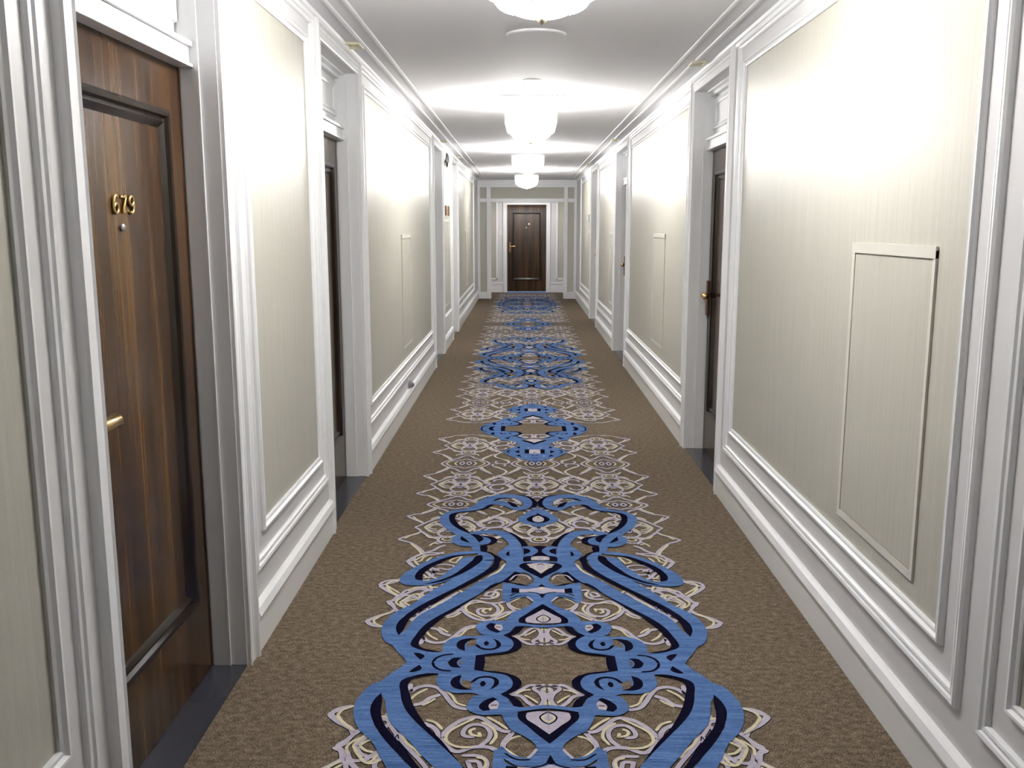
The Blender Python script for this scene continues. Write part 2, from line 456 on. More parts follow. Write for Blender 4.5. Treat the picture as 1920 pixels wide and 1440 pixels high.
2c11;0,1327 21,1339 26,1350 14,1373 0,1377
1l16;47,1730 80,1703 99,1669
1l16;0,1681 31,1692 47,1730 31,1768 0,1779
2c11;0,1707 21,1719 26,1730 14,1753 0,1757
1l18;235,1730 282,1684 324,1624 301,1548 247,1540 200,1563 188,1608 212,1646 254,1639 268,1601
1l18;235,1730 188,1700 141,1624 164,1563
2c11;247,1711 294,1654 310,1608 282,1563
2c11;207,1692 169,1646 174,1586
1l18;235,1350 188,1396 146,1456 169,1532 223,1540 270,1517 282,1472 258,1434 216,1441 202,1479
1l18;235,1350 282,1380 329,1456 341,1521
2c11;223,1369 176,1426 160,1472 188,1517
2c11;263,1388 306,1456 320,1502
1l18;657,1760 610,1808 575,1874 610,1913 629,1948 610,1982 575,2021 610,2087 657,2135
1l18;575,1874 528,1847 492,1804 469,1791
1l18;575,2021 528,2048 492,2091 469,2104
1l16;575,1887 516,1887 469,1860
1l16;575,2008 516,2008 469,2034
2c11;645,1782 598,1843 575,1887
2c11;645,2113 598,2052 575,2008
2c11;601,1948 577,1982 558,2000
2c11;601,1948 577,1913 558,1895
2c11;551,1800 528,1774 504,1782
2c11;551,2095 528,2122 504,2113
1l14;544,1782 516,1752 492,1774
1l14;544,2113 516,2143 492,2122
2l12;492,1913 507,1948 492,1982 478,1948 492,1913
2c11;521,1913 540,1948 521,1982
2k4;516,1921 525,1948 516,1974
1l18;281,1760 328,1808 363,1874 328,1913 309,1948 328,1982 363,2021 328,2087 281,2135
1l18;363,1874 410,1847 445,1804 469,1791
1l18;363,2021 410,2048 445,2091 469,2104
1l16;363,1887 422,1887 469,1860
1l16;363,2008 422,2008 469,2034
2c11;293,1782 340,1843 363,1887
2c11;293,2113 340,2052 363,2008
2c11;337,1948 361,1982 380,2000
2c11;337,1948 361,1913 380,1895
2c11;387,1800 410,1774 434,1782
2c11;387,2095 410,2122 434,2113
1l14;394,1782 422,1752 445,1774
1l14;394,2113 422,2143 445,2122
2l12;445,1913 431,1948 445,1982 460,1948 445,1913
2c11;417,1913 398,1948 417,1982
2k4;422,1921 413,1948 422,1974
1l18;188,1760 141,1808 106,1874 141,1913 160,1948 141,1982 106,2021 141,2087 188,2135
1l18;106,1874 59,1847 24,1804 0,1791
1l18;106,2021 59,2048 24,2091 0,2104
1l16;106,1887 47,1887 0,1860
1l16;106,2008 47,2008 0,2034
2c11;176,1782 129,1843 106,1887
2c11;176,2113 129,2052 106,2008
2c11;132,1948 108,1982 89,2000
2c11;132,1948 108,1913 89,1895
2c11;82,1800 59,1774 35,1782
2c11;82,2095 59,2122 35,2113
1l14;75,1782 47,1752 24,1774
1l14;75,2113 47,2143 24,2122
2l12;24,1913 38,1948 24,1982 9,1948 24,1913
2c11;52,1913 70,1948 52,1982
2k4;47,1921 56,1948 47,1974
1l16;235,1730 207,1765 193,1808 235,1860 277,1895 287,1930 235,1948 200,1921 212,1895
1l16;235,2165 263,2130 277,2087 235,2034 193,2000 176,1965 235,1948 270,1974 258,2000
2c12;223,1743 188,1800 223,1852 268,1895
2c12;247,2152 282,2095 247,2043 176,1991 188,1965
1l18;720,2165 669,2224 634,2252 615,2295 586,2244 540,2197 492,2212
1l18;720,2560 669,2493 634,2453 615,2426 586,2473 540,2520 492,2505
1l16;615,2295 634,2335 652,2362 634,2390 615,2426
1l16;720,2165 692,2141 657,2118
1l16;720,2560 692,2584 657,2607
2c11;688,2173 657,2228 624,2268
2c11;688,2552 657,2489 624,2449
2c11;605,2362 575,2426 540,2465 504,2442
2c11;605,2362 575,2299 540,2268 504,2291
1l15;598,2362 563,2307 528,2299 492,2362 528,2426 563,2418 598,2362
1l15;497,2362 540,2418 554,2449
2c9;502,2370 530,2434
2c9;502,2355 530,2284
2k4;469,2323 476,2295 483,2323 490,2299
2k4;469,2402 476,2430 483,2402 490,2426
1l27;469,2284 481,2323 492,2362 481,2402 469,2442
2c11;586,2362 558,2331 535,2323
2c11;586,2362 558,2394 535,2402
1l16;492,2212 521,2244 516,2284 492,2307
1l16;492,2513 521,2481 516,2442 492,2418
2c11;586,2228 549,2181 516,2189
2c11;586,2497 549,2544 516,2536
1l16;516,2165 549,2193 568,2228
1l16;469,2114 500,2126 516,2165 500,2204 469,2216
2c11;469,2141 490,2153 495,2165 483,2189 469,2193
1l16;516,2560 549,2532 568,2497
1l16;469,2509 500,2520 516,2560 500,2600 469,2611
2c11;469,2536 490,2548 495,2560 483,2584 469,2588
1l18;234,2165 269,2224 304,2252 323,2295 352,2244 398,2197 445,2212
1l18;234,2560 269,2493 304,2453 323,2426 352,2473 398,2520 445,2505
1l16;323,2295 304,2335 286,2362 304,2390 323,2426
2c11;267,2173 281,2228 314,2268
2c11;267,2552 281,2489 314,2449
2c11;333,2362 363,2426 398,2465 434,2442
2c11;333,2362 363,2299 398,2268 434,2291
1l15;340,2362 375,2307 410,2299 445,2362 410,2426 375,2418 340,2362
1l15;441,2362 398,2418 384,2449
2c9;436,2370 408,2434
2c9;436,2355 408,2284
2k4;469,2323 462,2295 455,2323 448,2299
2k4;469,2402 462,2430 455,2402 448,2426
1l27;469,2284 457,2323 445,2362 457,2402 469,2442
2c11;352,2362 380,2331 403,2323
2c11;352,2362 380,2394 403,2402
1l16;445,2212 417,2244 422,2284 445,2307
1l16;445,2513 417,2481 422,2442 445,2418
2c11;352,2228 389,2181 422,2189
2c11;352,2497 389,2544 422,2536
1l16;422,2165 389,2193 370,2228
1l16;469,2114 438,2126 422,2165 438,2204 469,2216
2c11;469,2141 448,2153 443,2165 455,2189 469,2193
1l16;422,2560 389,2532 370,2497
1l16;469,2509 438,2520 422,2560 438,2600 469,2611
2c11;469,2536 448,2548 443,2560 455,2584 469,2588
1l18;251,2165 200,2224 164,2252 146,2295 118,2244 70,2197 24,2212
1l18;251,2560 200,2493 164,2453 146,2426 118,2473 70,2520 24,2505
1l16;146,2295 164,2335 183,2362 164,2390 146,2426
1l16;251,2165 223,2141 188,2118
1l16;251,2560 223,2584 188,2607
2c11;219,2173 188,2228 155,2268
2c11;219,2552 188,2489 155,2449
2c11;136,2362 106,2426 70,2465 35,2442
2c11;136,2362 106,2299 70,2268 35,2291
1l15;129,2362 94,2307 59,2299 24,2362 59,2426 94,2418 129,2362
1l15;28,2362 70,2418 85,2449
2c9;33,2370 61,2434
2c9;33,2355 61,2284
2k4;0,2323 7,2295 14,2323 21,2299
2k4;0,2402 7,2430 14,2402 21,2426
1l27;0,2284 12,2323 24,2362 12,2402 0,2442
2c11;118,2362 89,2331 66,2323
2c11;118,2362 89,2394 66,2402
1l16;24,2212 52,2244 47,2284 24,2307
1l16;24,2513 52,2481 47,2442 24,2418
2c11;118,2228 80,2181 47,2189
2c11;118,2497 80,2544 47,2536
1l16;47,2165 80,2193 99,2228
1l16;0,2114 31,2126 47,2165 31,2204 0,2216
2c11;0,2141 21,2153 26,2165 14,2189 0,2193
1l16;47,2560 80,2532 99,2497
1l16;0,2509 31,2520 47,2560 31,2600 0,2611
2c11;0,2536 21,2548 26,2560 14,2584 0,2588
1l18;235,2560 282,2513 324,2449 301,2370 247,2362 200,2386 188,2434 212,2473 254,2465 268,2426
1l18;235,2560 188,2528 141,2449 164,2386
2c11;247,2540 294,2481 310,2434 282,2386
2c11;207,2520 169,2473 174,2410
1l18;235,2165 188,2212 146,2276 169,2355 223,2362 270,2339 282,2291 258,2252 216,2260 202,2299
1l18;235,2165 282,2197 329,2276 341,2343
2c11;223,2185 176,2244 160,2291 188,2339
2c11;263,2204 306,2276 320,2323
1l18;657,2603 610,2672 575,2765 610,2820 629,2870 610,2920 575,2975 610,3068 657,3137
1l18;575,2765 528,2727 492,2665 469,2647
1l18;575,2975 528,3013 492,3075 469,3093
1l16;575,2783 516,2783 469,2746
1l16;575,2957 516,2957 469,2994
2c11;645,2634 598,2721 575,2783
2c11;645,3106 598,3019 575,2957
2c11;601,2870 577,2920 558,2944
2c11;601,2870 577,2820 558,2796
2c11;551,2659 528,2622 504,2634
2c11;551,3081 528,3118 504,3106
1l14;544,2634 516,2591 492,2622
1l14;544,3106 516,3149 492,3118
2l12;492,2820 507,2870 492,2920 478,2870 492,2820
2c11;521,2820 540,2870 521,2920
2k4;516,2833 525,2870 516,2907
1l18;281,2603 328,2672 363,2765 328,2820 309,2870 328,2920 363,2975 328,3068 281,3137
1l18;363,2765 410,2727 445,2665 469,2647
1l18;363,2975 410,3013 445,3075 469,3093
1l16;363,2783 422,2783 469,2746
1l16;363,2957 422,2957 469,2994
2c11;293,2634 340,2721 363,2783
2c11;293,3106 340,3019 363,2957
2c11;337,2870 361,2920 380,2944
2c11;337,2870 361,2820 380,2796
2c11;387,2659 410,2622 434,2634
2c11;387,3081 410,3118 434,3106
1l14;394,2634 422,2591 445,2622
1l14;394,3106 422,3149 445,3118
2l12;445,2820 431,2870 445,2920 460,2870 445,2820
2c11;417,2820 398,2870 417,2920
2k4;422,2833 413,2870 422,2907
1l18;188,2603 141,2672 106,2765 141,2820 160,2870 141,2920 106,2975 141,3068 188,3137
1l18;106,2765 59,2727 24,2665 0,2647
1l18;106,2975 59,3013 24,3075 0,3093
1l16;106,2783 47,2783 0,2746
1l16;106,2957 47,2957 0,2994
2c11;176,2634 129,2721 106,2783
2c11;176,3106 129,3019 106,2957
2c11;132,2870 108,2920 89,2944
2c11;132,2870 108,2820 89,2796
2c11;82,2659 59,2622 35,2634
2c11;82,3081 59,3118 35,3106
1l14;75,2634 47,2591 24,2622
1l14;75,3106 47,3149 24,3118
2l12;24,2820 38,2870 24,2920 9,2870 24,2820
2c11;52,2820 70,2870 52,2920
2k4;47,2833 56,2870 47,2907
1l16;235,2560 207,2610 193,2672 235,2746 277,2796 287,2845 235,2870 200,2833 212,2796
1l16;235,3180 263,3130 277,3068 235,2994 193,2944 176,2895 235,2870 270,2907 258,2944
2c12;223,2579 188,2659 223,2734 268,2796
2c12;247,3161 282,3081 247,3006 176,2932 188,2895
1l18;720,3180 669,3243 634,3272 615,3319 586,3264 540,3214 492,3230
1l18;720,3600 669,3529 634,3487 615,3457 586,3508 540,3558 492,3541
1l16;615,3319 634,3361 652,3390 634,3419 615,3457
1l16;720,3180 692,3155 657,3130
1l16;720,3600 692,3625 657,3650
2c11;688,3188 657,3247 624,3289
2c11;688,3592 657,3524 624,3482
2c11;605,3390 575,3457 540,3499 504,3474
2c11;605,3390 575,3323 540,3289 504,3314
1l15;598,3390 563,3331 528,3323 492,3390 528,3457 563,3449 598,3390
1l15;497,3390 540,3449 554,3482
2c9;502,3398 530,3466
2c9;502,3382 530,3306
2k4;469,3348 476,3319 483,3348 490,3323
2k4;469,3432 476,3461 483,3432 490,3457
1l27;469,3306 481,3348 492,3390 481,3432 469,3474
2c11;586,3390 558,3356 535,3348
2c11;586,3390 558,3424 535,3432
1l16;492,3230 521,3264 516,3306 492,3331
1l16;492,3550 521,3516 516,3474 492,3449
2c11;586,3247 549,3197 516,3205
2c11;586,3533 549,3583 516,3575
1l16;516,3180 549,3209 568,3247
1l16;469,3125 500,3138 516,3180 500,3222 469,3235
2c11;469,3155 490,3167 495,3180 483,3205 469,3209
1l16;516,3600 549,3571 568,3533
1l16;469,3545 500,3558 516,3600 500,3642 469,3655
2c11;469,3575 490,3587 495,3600 483,3625 469,3629
1l18;234,3180 269,3243 304,3272 323,3319 352,3264 398,3214 445,3230
1l18;234,3600 269,3529 304,3487 323,3457 352,3508 398,3558 445,3541
1l16;323,3319 304,3361 286,3390 304,3419 323,3457
2c11;267,3188 281,3247 314,3289
2c11;267,3592 281,3524 314,3482
2c11;333,3390 363,3457 398,3499 434,3474
2c11;333,3390 363,3323 398,3289 434,3314
1l15;340,3390 375,3331 410,3323 445,3390 410,3457 375,3449 340,3390
1l15;441,3390 398,3449 384,3482
2c9;436,3398 408,3466
2c9;436,3382 408,3306
2k4;469,3348 462,3319 455,3348 448,3323
2k4;469,3432 462,3461 455,3432 448,3457
1l27;469,3306 457,3348 445,3390 457,3432 469,3474
2c11;352,3390 380,3356 403,3348
2c11;352,3390 380,3424 403,3432
1l16;445,3230 417,3264 422,3306 445,3331
1l16;445,3550 417,3516 422,3474 445,3449
2c11;352,3247 389,3197 422,3205
2c11;352,3533 389,3583 422,3575
1l16;422,3180 389,3209 370,3247
1l16;469,3125 438,3138 422,3180 438,3222 469,3235
2c11;469,3155 448,3167 443,3180 455,3205 469,3209
1l16;422,3600 389,3571 370,3533
1l16;469,3545 438,3558 422,3600 438,3642 469,3655
2c11;469,3575 448,3587 443,3600 455,3625 469,3629
1l18;235,3600 282,3550 324,3482 301,3398 247,3390 200,3415 188,3466 212,3508 254,3499 268,3457
1l18;235,3600 188,3566 141,3482 164,3415
2c11;247,3579 294,3516 310,3466 282,3415
2c11;207,3558 169,3508 174,3440
1l18;235,3180 188,3230 146,3298 169,3382 223,3390 270,3365 282,3314 258,3272 216,3281 202,3323
1l18;235,3180 282,3214 329,3298 341,3369
2c11;223,3201 176,3264 160,3314 188,3365
2c11;263,3222 306,3298 320,3348
1l13;719,3600 650,3640 600,3700 540,3730 470,3735 400,3720 330,3690 260,3620
2c8;650,3655 560,3710 500,3700
2c8;420,3700 350,3670 290,3640
"""
# ---------------------------------------------------------------- floor with its woven pattern
def hermite(pts, closed, n, corner=.35):
    P = [Vector(p) for p in pts]; N = len(P); T = []
    for i in range(N):
        a = P[i - 1] if (closed or i) else P[i]; b = P[(i + 1) % N] if (closed or i < N - 1) else P[i]
        d0 = P[i] - a; d1 = b - P[i]
        if d0.length < 1e-6: T.append(d1.normalized() if d1.length > 1e-6 else Vector((0, 0))); continue
        if d1.length < 1e-6: T.append(d0.normalized()); continue
        u0 = d0.normalized(); u1 = d1.normalized()
        T.append((u0 / d0.length + u1 / d1.length).normalized() if u0.dot(u1) > corner else None)
    out = []
    for i in range(N if closed else N - 1):
        a, b = P[i], P[(i + 1) % N]; d = (b - a).length; ch = (b - a)
        ta = T[i] * d if T[i] is not None else ch; tb = T[(i + 1) % N] * d if T[(i + 1) % N] is not None else ch
        k = 1 if d < .012 else n
        for j in range(k):
            t = j / k; h = 2 * t**3 - 3 * t**2 + 1
            out.append(a * h + ta * (t**3 - 2 * t**2 + t) + b * (1 - h) + tb * (t**3 - t**2))
    if not closed: out.append(P[-1])
    return out
def ribbon(pts, wd):
    n = len(pts); L_, R_ = [], []
    for i, p in enumerate(pts):
        t = (pts[min(i + 1, n - 1)] - pts[max(i - 1, 0)])
        t = t.normalized() if t.length > 1e-7 else Vector((1, 0))
        q = Vector((-t.y, t.x)) * wd / 2 * (.55 if i in (0, n - 1) else 1)
        L_.append(p + q); R_.append(p - q)
    return L_, R_
def resample(pts, n):
    d = [0]
    for a, b in zip(pts, pts[1:]): d.append(d[-1] + (b - a).length)
    out = []; j = 0
    for i in range(n):
        s = d[-1] * i / (n - 1)
        while j < len(pts) - 2 and d[j + 1] < s: j += 1
        out.append(pts[j].lerp(pts[j + 1], min(1, max(0, (s - d[j]) / max(1e-9, d[j + 1] - d[j])))))
    return out
MI = {'n': 0, 'b': 1, 'k': 2, 'l': 3, 'c': 4}
HALF = 3.955
def snap(u, v):
    if v > 3915: v = 3955
    if abs(v) < 14: v = 0
    return (u / 1000, v / 1000)
PROTO = []                           # (verts2d, faces, z, material)
for ln in PAT.strip().split('\n'):
    head, *seq = ln.split(';')
    lay = int(head[0]); colr = head[1]; wd = int(head[2:])
    seq = [[snap(*map(int, q.split(','))) for q in s.split()] for s in seq]
    if wd > 0:
        c = hermite(seq[0], False, 5, -.2)
        if colr == 'l' and lay < 3:
            a, b = ribbon(c, wd / 1000 + .005); PROTO.append((a + b, 'R', .5, 2))
        a, b = ribbon(c, wd / 1000); PROTO.append((a + b, 'R', lay, MI[colr]))
    elif wd < 0:
        a = resample(hermite(seq[0], False, 6), 90); b = resample(hermite(seq[1], False, 6), 90)
        PROTO.append((a + b, 'R', lay, MI[colr]))
    else:
        c = hermite(seq[0], True, 5)
        PROTO.append((c, tessellate_polygon([[Vector((p.x, p.y, 0)) for p in c]]), lay, MI[colr]))
PROTO.sort(key=lambda q: q[2])
PROTO = [(a_, b_, .0003 + i * 7e-6, d_) for i, (a_, b_, c_, d_) in enumerate(PROTO)]
fl = MB()
fl.add([(XL - .3, Y0, 0), (XR + .3, Y0, 0), (XR + .3, YE + .1, 0), (XL - .3, YE + .1, 0)], [(0, 1, 2, 3)], 0)
for k in (-1, 0, 1, 2):
    yc = 3.14 + 2 * HALF * k
    for sv in (1, -1):
        if k == -1 and sv < 0: continue
        for su in (1, -1):
            for vs_, fs_, z, mi in PROTO:
                ys = [yc + sv * p.y for p in vs_]
                if max(ys) > 22.2 or min(ys) < Y0 + .2: continue
                zz = z + (su > 0) * 1.7e-6 + (sv > 0) * 3.4e-6; V = [(XC - su * p.x, y, zz) for p, y in zip(vs_, ys)]
                if fs_ == 'R':
                    n = len(V) // 2; fs = [(i, i + 1, n + i + 1, n + i) for i in range(n - 1)]
                else: fs = [tuple(f) for f in fs_]
                if su * sv < 0: fs = [f[::-1] for f in fs]
                fl.add(V, fs, mi)
me = bpy.data.meshes.new('floor'); me.from_pydata(fl.v, [], fl.f)
for k in ('brown', 'blue', 'navy', 'lav', 'cream'): me.materials.append(M[k])
me.polygons.foreach_set('material_index', fl.m)
import numpy as np
me.update()
_n = np.zeros(len(me.polygons) * 3); me.polygons.foreach_get('normal', _n)
bmf = bmesh.new(); bmf.from_mesh(me); bmf.faces.ensure_lookup_table()
bmesh.ops.reverse_faces(bmf, faces=[f for f in bmf.faces if f.normal.z < 0]); bmf.to_mesh(me); bmf.free()
o = bpy.data.objects.new('floor', me); COL.objects.link(o)
tag(o, 'brown woven corridor carpet with blue, navy and lavender scroll pattern', 'carpet', kind='structure')
# ---------------------------------------------------------------- doorways, walls
DOORS = {-1: [(2.12, 3.12), (4.66, 5.69), (10.38, 11.42), (12.98, 13.93)],
         1: [(5.40, 6.47), (10.50, 11.75), (14.67, 15.93)]}
REC = .125                                  # depth of a door recess
ZO = 2.47                                   # top of a doorway opening
PANELS = {-1: [(-2.6, 1.80, 2), (3.40, 4.36, 2), (5.92, 9.98, 2), (11.66, 12.74, 1), (14.30, 18.55, 2)],
          1: [(-1.6, 2.02, 2), (2.45, 5.03, 2), (6.68, 10.17, 2), (11.98, 14.35, 2), (16.15, 18.7, 2)]}
ZP0, ZP1 = .465, 2.40
INNER = [(0, 0), (0, .010), (.006, .013), (.013, .009), (.018, .009), (.024, .018), (.032, .018), (.037, .010), (.038, 0)]
OUTER = [(0, 0), (0, .008), (.004, .013), (.013, .015), (.017, .009), (.020, .009), (.024, .018), (.035, .020), (.042, .014), (.044, 0)]
CASING = [(0, -.002), (0, .014), (.006, .018), (.013, .013), (.040, .013), (.044, .017), (.050, .017), (.054, .012), (.060, .012), (.066, .027), (.080, .027), (.085, .020), (.085, -.002)]
trim_no = 0
SIDE = {-1: 'left', 1: 'right'}
for s in (-1, 1):
    xf = side(s); wb = MB()
    ys = [Y0]
    for a, b in DOORS[s]: ys += [a, b]
    ys.append(YE + .1)
    for i in range(0, len(ys), 2): wb.box((0, ys[i], 0), (-.30, ys[i + 1], ZC + .02), 0)
    for a, b in DOORS[s]:
        wb.box((0, a, ZO), (-.30, b, ZC + .02), 0)      # head of the wall over the doorway
        wb.box((-.20, a, 0), (-.30, b, ZO), 0)          # back of the recess
    for y0, y1, k in PANELS[s]:
        wb.box((.0015, y0, ZP0), (0, y1, ZP1), 1)
    o = wb.build('wall_' + SIDE[s], ['paint', 'paper'], xf=xf)
    tag(o, '%s corridor wall of pale paint with beige woven wallpaper panels' % SIDE[s], 'wall', kind='structure')
    # baseboard
    bb = MB()
    BASE = [(0, .0), (0, .017), (.128, .017), (.131, .013), (.138, .013), (.140, .030), (.150, .032), (.176, .022), (.186, .010), (.188, 0)]
    runs = []
    for i in range(0, len(ys), 2):
        a = ys[i] + (.085 if i else 0); b = ys[i + 1] - (.085 if i + 2 < len(ys) else 0)
        if b > YF: b = YF
        runs.append((a, b))
    for a, b in runs:
        vs_ = [(h, y, z) for y in (a, b) for z, h in BASE]; m = len(BASE)
        bb.add(vs_, [(k, k + 1, m + k + 1, m + k) for k in range(m - 1)] + [tuple(range(m)), tuple(range(m, 2 * m))[::-1]])
    o = bb.build('baseboard_' + SIDE[s], 'trim', xf=xf)
    tag(o, 'white moulded baseboard running along the %s wall' % SIDE[s], 'baseboard', kind='structure')
    # crown bead where wall meets ceiling
    cb = MB(); cb.add([(h, y, z) for y in (Y0, YF) for h, z in [(0, 2.535), (.006, 2.54), (.010, 2.556), (.020, 2.56), (.024, ZC), (0, ZC)]],
                      [(k, k + 1, 7 + k, 6 + k) for k in range(5)] + [(0, 1, 2, 3, 4, 5), (11, 10, 9, 8, 7, 6)])
    trim_no += 1; o = cb.build('trim_%d' % trim_no, 'trim', xf=xf)
    tag(o, 'thin white crown bead along the top of the %s wall' % SIDE[s], 'moulding', kind='structure')
    names = {-1: ['nearest, cut off by the left edge of the photo', 'narrow, between door 679 and the second left door', 'long, right after the second left door',
                  'short, around the black alarm bell', 'farthest on the left, before the end wall'],
             1: ['nearest, cut off by the right edge of the photo', 'large, opposite the dark doors, holding the biggest hatch', 'long, just beyond the first right door',
                 'third on the right wall', 'farthest on the right, before the end wall']}[s]
    for (y0, y1, k), nm in zip(PANELS[s], names):
        trim_no += 1
        t = empty('trim_%d' % trim_no, xf(0, (y0 + y1) / 2, ZP0), 'white wall panel moulding, ' + nm, 'moulding', kind='structure')
        f = MB(); f.sweep(rect(y0, y1, ZP0, ZP1), INNER); f.build('inner_moulding', 'trim', t, xf=xf)
        if k == 2:
            f = MB(); f.sweep(rect(y0 - .115, y1 + .115, ZP0 - .12, ZP1 + .105), OUTER); f.build('outer_moulding', 'trim', t, xf=xf)
# ---------------------------------------------------------------- doors
def tubecurve(pts, n=6):
    P = [Vector(p) for p in pts]; out = []
    for i in range(len(P) - 1):
        a, b = P[max(i - 1, 0)], P[min(i + 2, len(P) - 1)]
        for j in range(n):
            t = j / n; p, q = P[i], P[i + 1]
            out.append(.5 * ((2 * p) + (q - a) * t + (2 * a - 5 * p + 4 * q - b) * t * t + (3 * p - a - 3 * q + b) * t**3))
    out.append(P[-1]); return out
GLY = {'6': [(.62, .9), (.45, 1.0), (.2, .85), (.08, .5), (.12, .15), (.35, 0), (.58, .1), (.65, .3), (.5, .5), (.3, .52), (.12, .35)],
       '7': [(.05, .88), (.1, .96), (.3, .93), (.65, .98), (.5, .65), (.32, .3), (.28, 0)],
       '9': [(.08, .1), (.25, 0), (.5, .15), (.62, .5), (.58, .85), (.35, 1.0), (.12, .9), (.05, .7), (.2, .5), (.4, .48), (.58, .65)]}
def hardware(xf, leaf, spindle_y, z, d, P0, dark=False, toward=.12):
    """lever, rose and lock plate fixed on the leaf; d=+1 if the lever points to larger y"""
    m = MB(); m.box((P0, spindle_y - .024, z - .14), (P0 + (.026 if P0 == -REC else .012), spindle_y + .024, z + .10))
    m.build('lock_plate', 'bronze', leaf, xf=xf, bevel=.003)
    m = MB(); m.tube([(P0 + .01, spindle_y, z), (P0 + .02, spindle_y, z)], .02, 20)
    m.tube([(P0 + .015, spindle_y, z), (P0 + .05, spindle_y, z)], .009, 12)
    m.tube([(P0 + .05, spindle_y - d * .008, z), (P0 + .053, spindle_y + d * .02, z), (P0 + .053, spindle_y + d * .032, z + .001)], [.013, .014, .019], 14)
    m.tube([(P0 + .053, spindle_y + d * .034, z), (P0 + .054, spindle_y + d * .05, z), (P0 + .055, spindle_y + d * toward, z), (P0 + .055, spindle_y + d * (toward + .008), z)], [.017, .018, .021, .016], 16)
    m.build('lever_handle', 'brass', leaf, xf=xf, smooth=True)
def make_door(idx, s, y0, y1, label, number=None, peep=True):
    xf = side(s); P0 = -REC
    root = empty('door_%d' % idx, xf(P0, (y0 + y1) / 2, 0), label, 'door', kind='structure')
    zt = 2.10
    # leaf: stiles and rails round a sunk panel
    py0, py1, pz0, pz1 = y0 + .13, y1 - .13, .29, 1.93
    L_ = MB(); g = .004
    a, b = y0 + g, y1 - g
    L_.box((P0 - .04, a, .008), (P0, py0, zt)); L_.box((P0 - .04, py1, .008), (P0, b, zt))
    L_.box((P0 - .04, py0, .008), (P0, py1, pz0)); L_.box((P0 - .04, py0, pz1), (P0, py1, zt))
    leaf = L_.build('door_leaf', 'wood', root, xf=xf)
    p = MB(); p.box((P0 - .035, py0, pz0), (P0 - .012, py1, pz1)); p.build('sunk_panel', 'wood', leaf, xf=xf)
    p = MB(); p.sweep(rect(py0, py1, pz0, pz1)[::-1], [(-.006, -REC), (-.006, -REC + .006), (.004, -REC + .012), (.014, -REC + .009), (.022, -REC - .002), (.032, -REC + .002), (.044, -REC - .006), (.052, -REC - .012)])
    p.build('panel_moulding', 'wood_dark', leaf, xf=xf)
    if s < 0: hardware(xf, leaf, y0 + .085, 1.072, 1, P0, toward=.15)
    else: hardware(xf, leaf, y1 - .075, 1.108, -1, P0)
    yc = (y0 + y1) / 2
    if number:
        for i, ch in enumerate(number):
            d = MB(); yb = yc - .048 + i * .053 if s < 0 else yc + .068 - i * .053
            dd = 1 if s < 0 else -1
            d.tube(tubecurve([(P0 - .007, yb + dd * gx * .048, 1.612 + gz * .049) for gx, gz in GLY[ch]]), .0045, 8)
            d.build('numeral', 'brass', leaf, xf=xf, smooth=True)
    if peep:
        d = MB(); d.tube([(P0 - .012, yc + .005, 1.573), (P0 - .004, yc + .005, 1.573), (P0 - .001, yc + .005, 1.573)], [.011, .011, .006], 16)
        d.build('peephole', 'steel', leaf, xf=xf, smooth=True)
    # jamb lining with a stop bead
    j = MB()
    for yy, e in ((y0, 1), (y1, -1)):
        j.box((P0 - .05, yy, 0), (.0, yy + e * .0035, ZO)); j.box((P0 + .006, yy, 0), (P0 + .062, yy + e * .010, 2.44 if 1 else 0))
        j.box((P0 + .062, yy, 0), (P0 + .068, yy + e * .013, 2.44))
    j.build('jamb', 'trim', root, xf=xf)
    c = MB(); c.sweep([(y1, 0), (y1, ZO), (y0, ZO), (y0, 0)][::-1], CASING, closed=False); c.build('casing', 'trim', root, xf=xf)
    # lintel over the leaf and the panelled transom above it
    l = MB()
    l.box((P0 - .05, y0 + .004, 2.092), (P0 + .040, y1 - .004, 2.150)); l.box((P0 - .05, y0 + .004, 2.150), (P0 + .052, y1 - .004, 2.166)); l.box((P0 - .04, y0 + .004, 2.085), (P0 + .050, y1 - .004, 2.096))
    l.build('lintel', 'trim', root, xf=xf, bevel=.002)
    l = MB(); l.box((P0 - .05, y0 + .004, 2.16), (P0 - .004, y1 - .004, ZO)); l.build('transom_panel', 'trim', root, xf=xf)
    l = MB(); l.sweep(rect(y0 + .052, y1 - .052, 2.262, 2.385), [(0, P0 - .004), (.002, P0 + .004), (.012, P0 + .006), (.018, P0 + .002), (.028, P0 + .012), (.036, P0 + .010), (.040, P0 - .004)])
    l.box((P0 - .01, y0 + .004, 2.44), (P0 + .03, y1 - .004, 2.462)); l.box((P0 - .01, y0 + .004, 2.46), (P0 + .06, y1 - .004, ZO))
    l.build('transom_moulding', 'trim', root, xf=xf)
    t = MB(); t.box((P0 - .05, y0, 0), (-.001, y1, .004)); t.build('threshold', 'stone', root, xf=xf)
    return root
dn = 0
DL = {-1: [('dark walnut door with brass numerals 679, nearest on the left wall', '679'), ('dark walnut door deep in its recess, second on the left wall', None),
           ('third door on the left wall, just before the black alarm bell', None), ('fourth and farthest doorway on the left wall', None)],
      1: [('dark walnut door with brass lever, nearest on the right wall', None), ('second door on the right wall, beyond the long hatch panel', None), ('farthest doorway on the right wall', None)]}
for s in (-1, 1):
    for (y0, y1), (lab, num) in zip(DOORS[s], DL[s]):
        dn += 1; make_door(dn, s, y0, y1, lab, num)
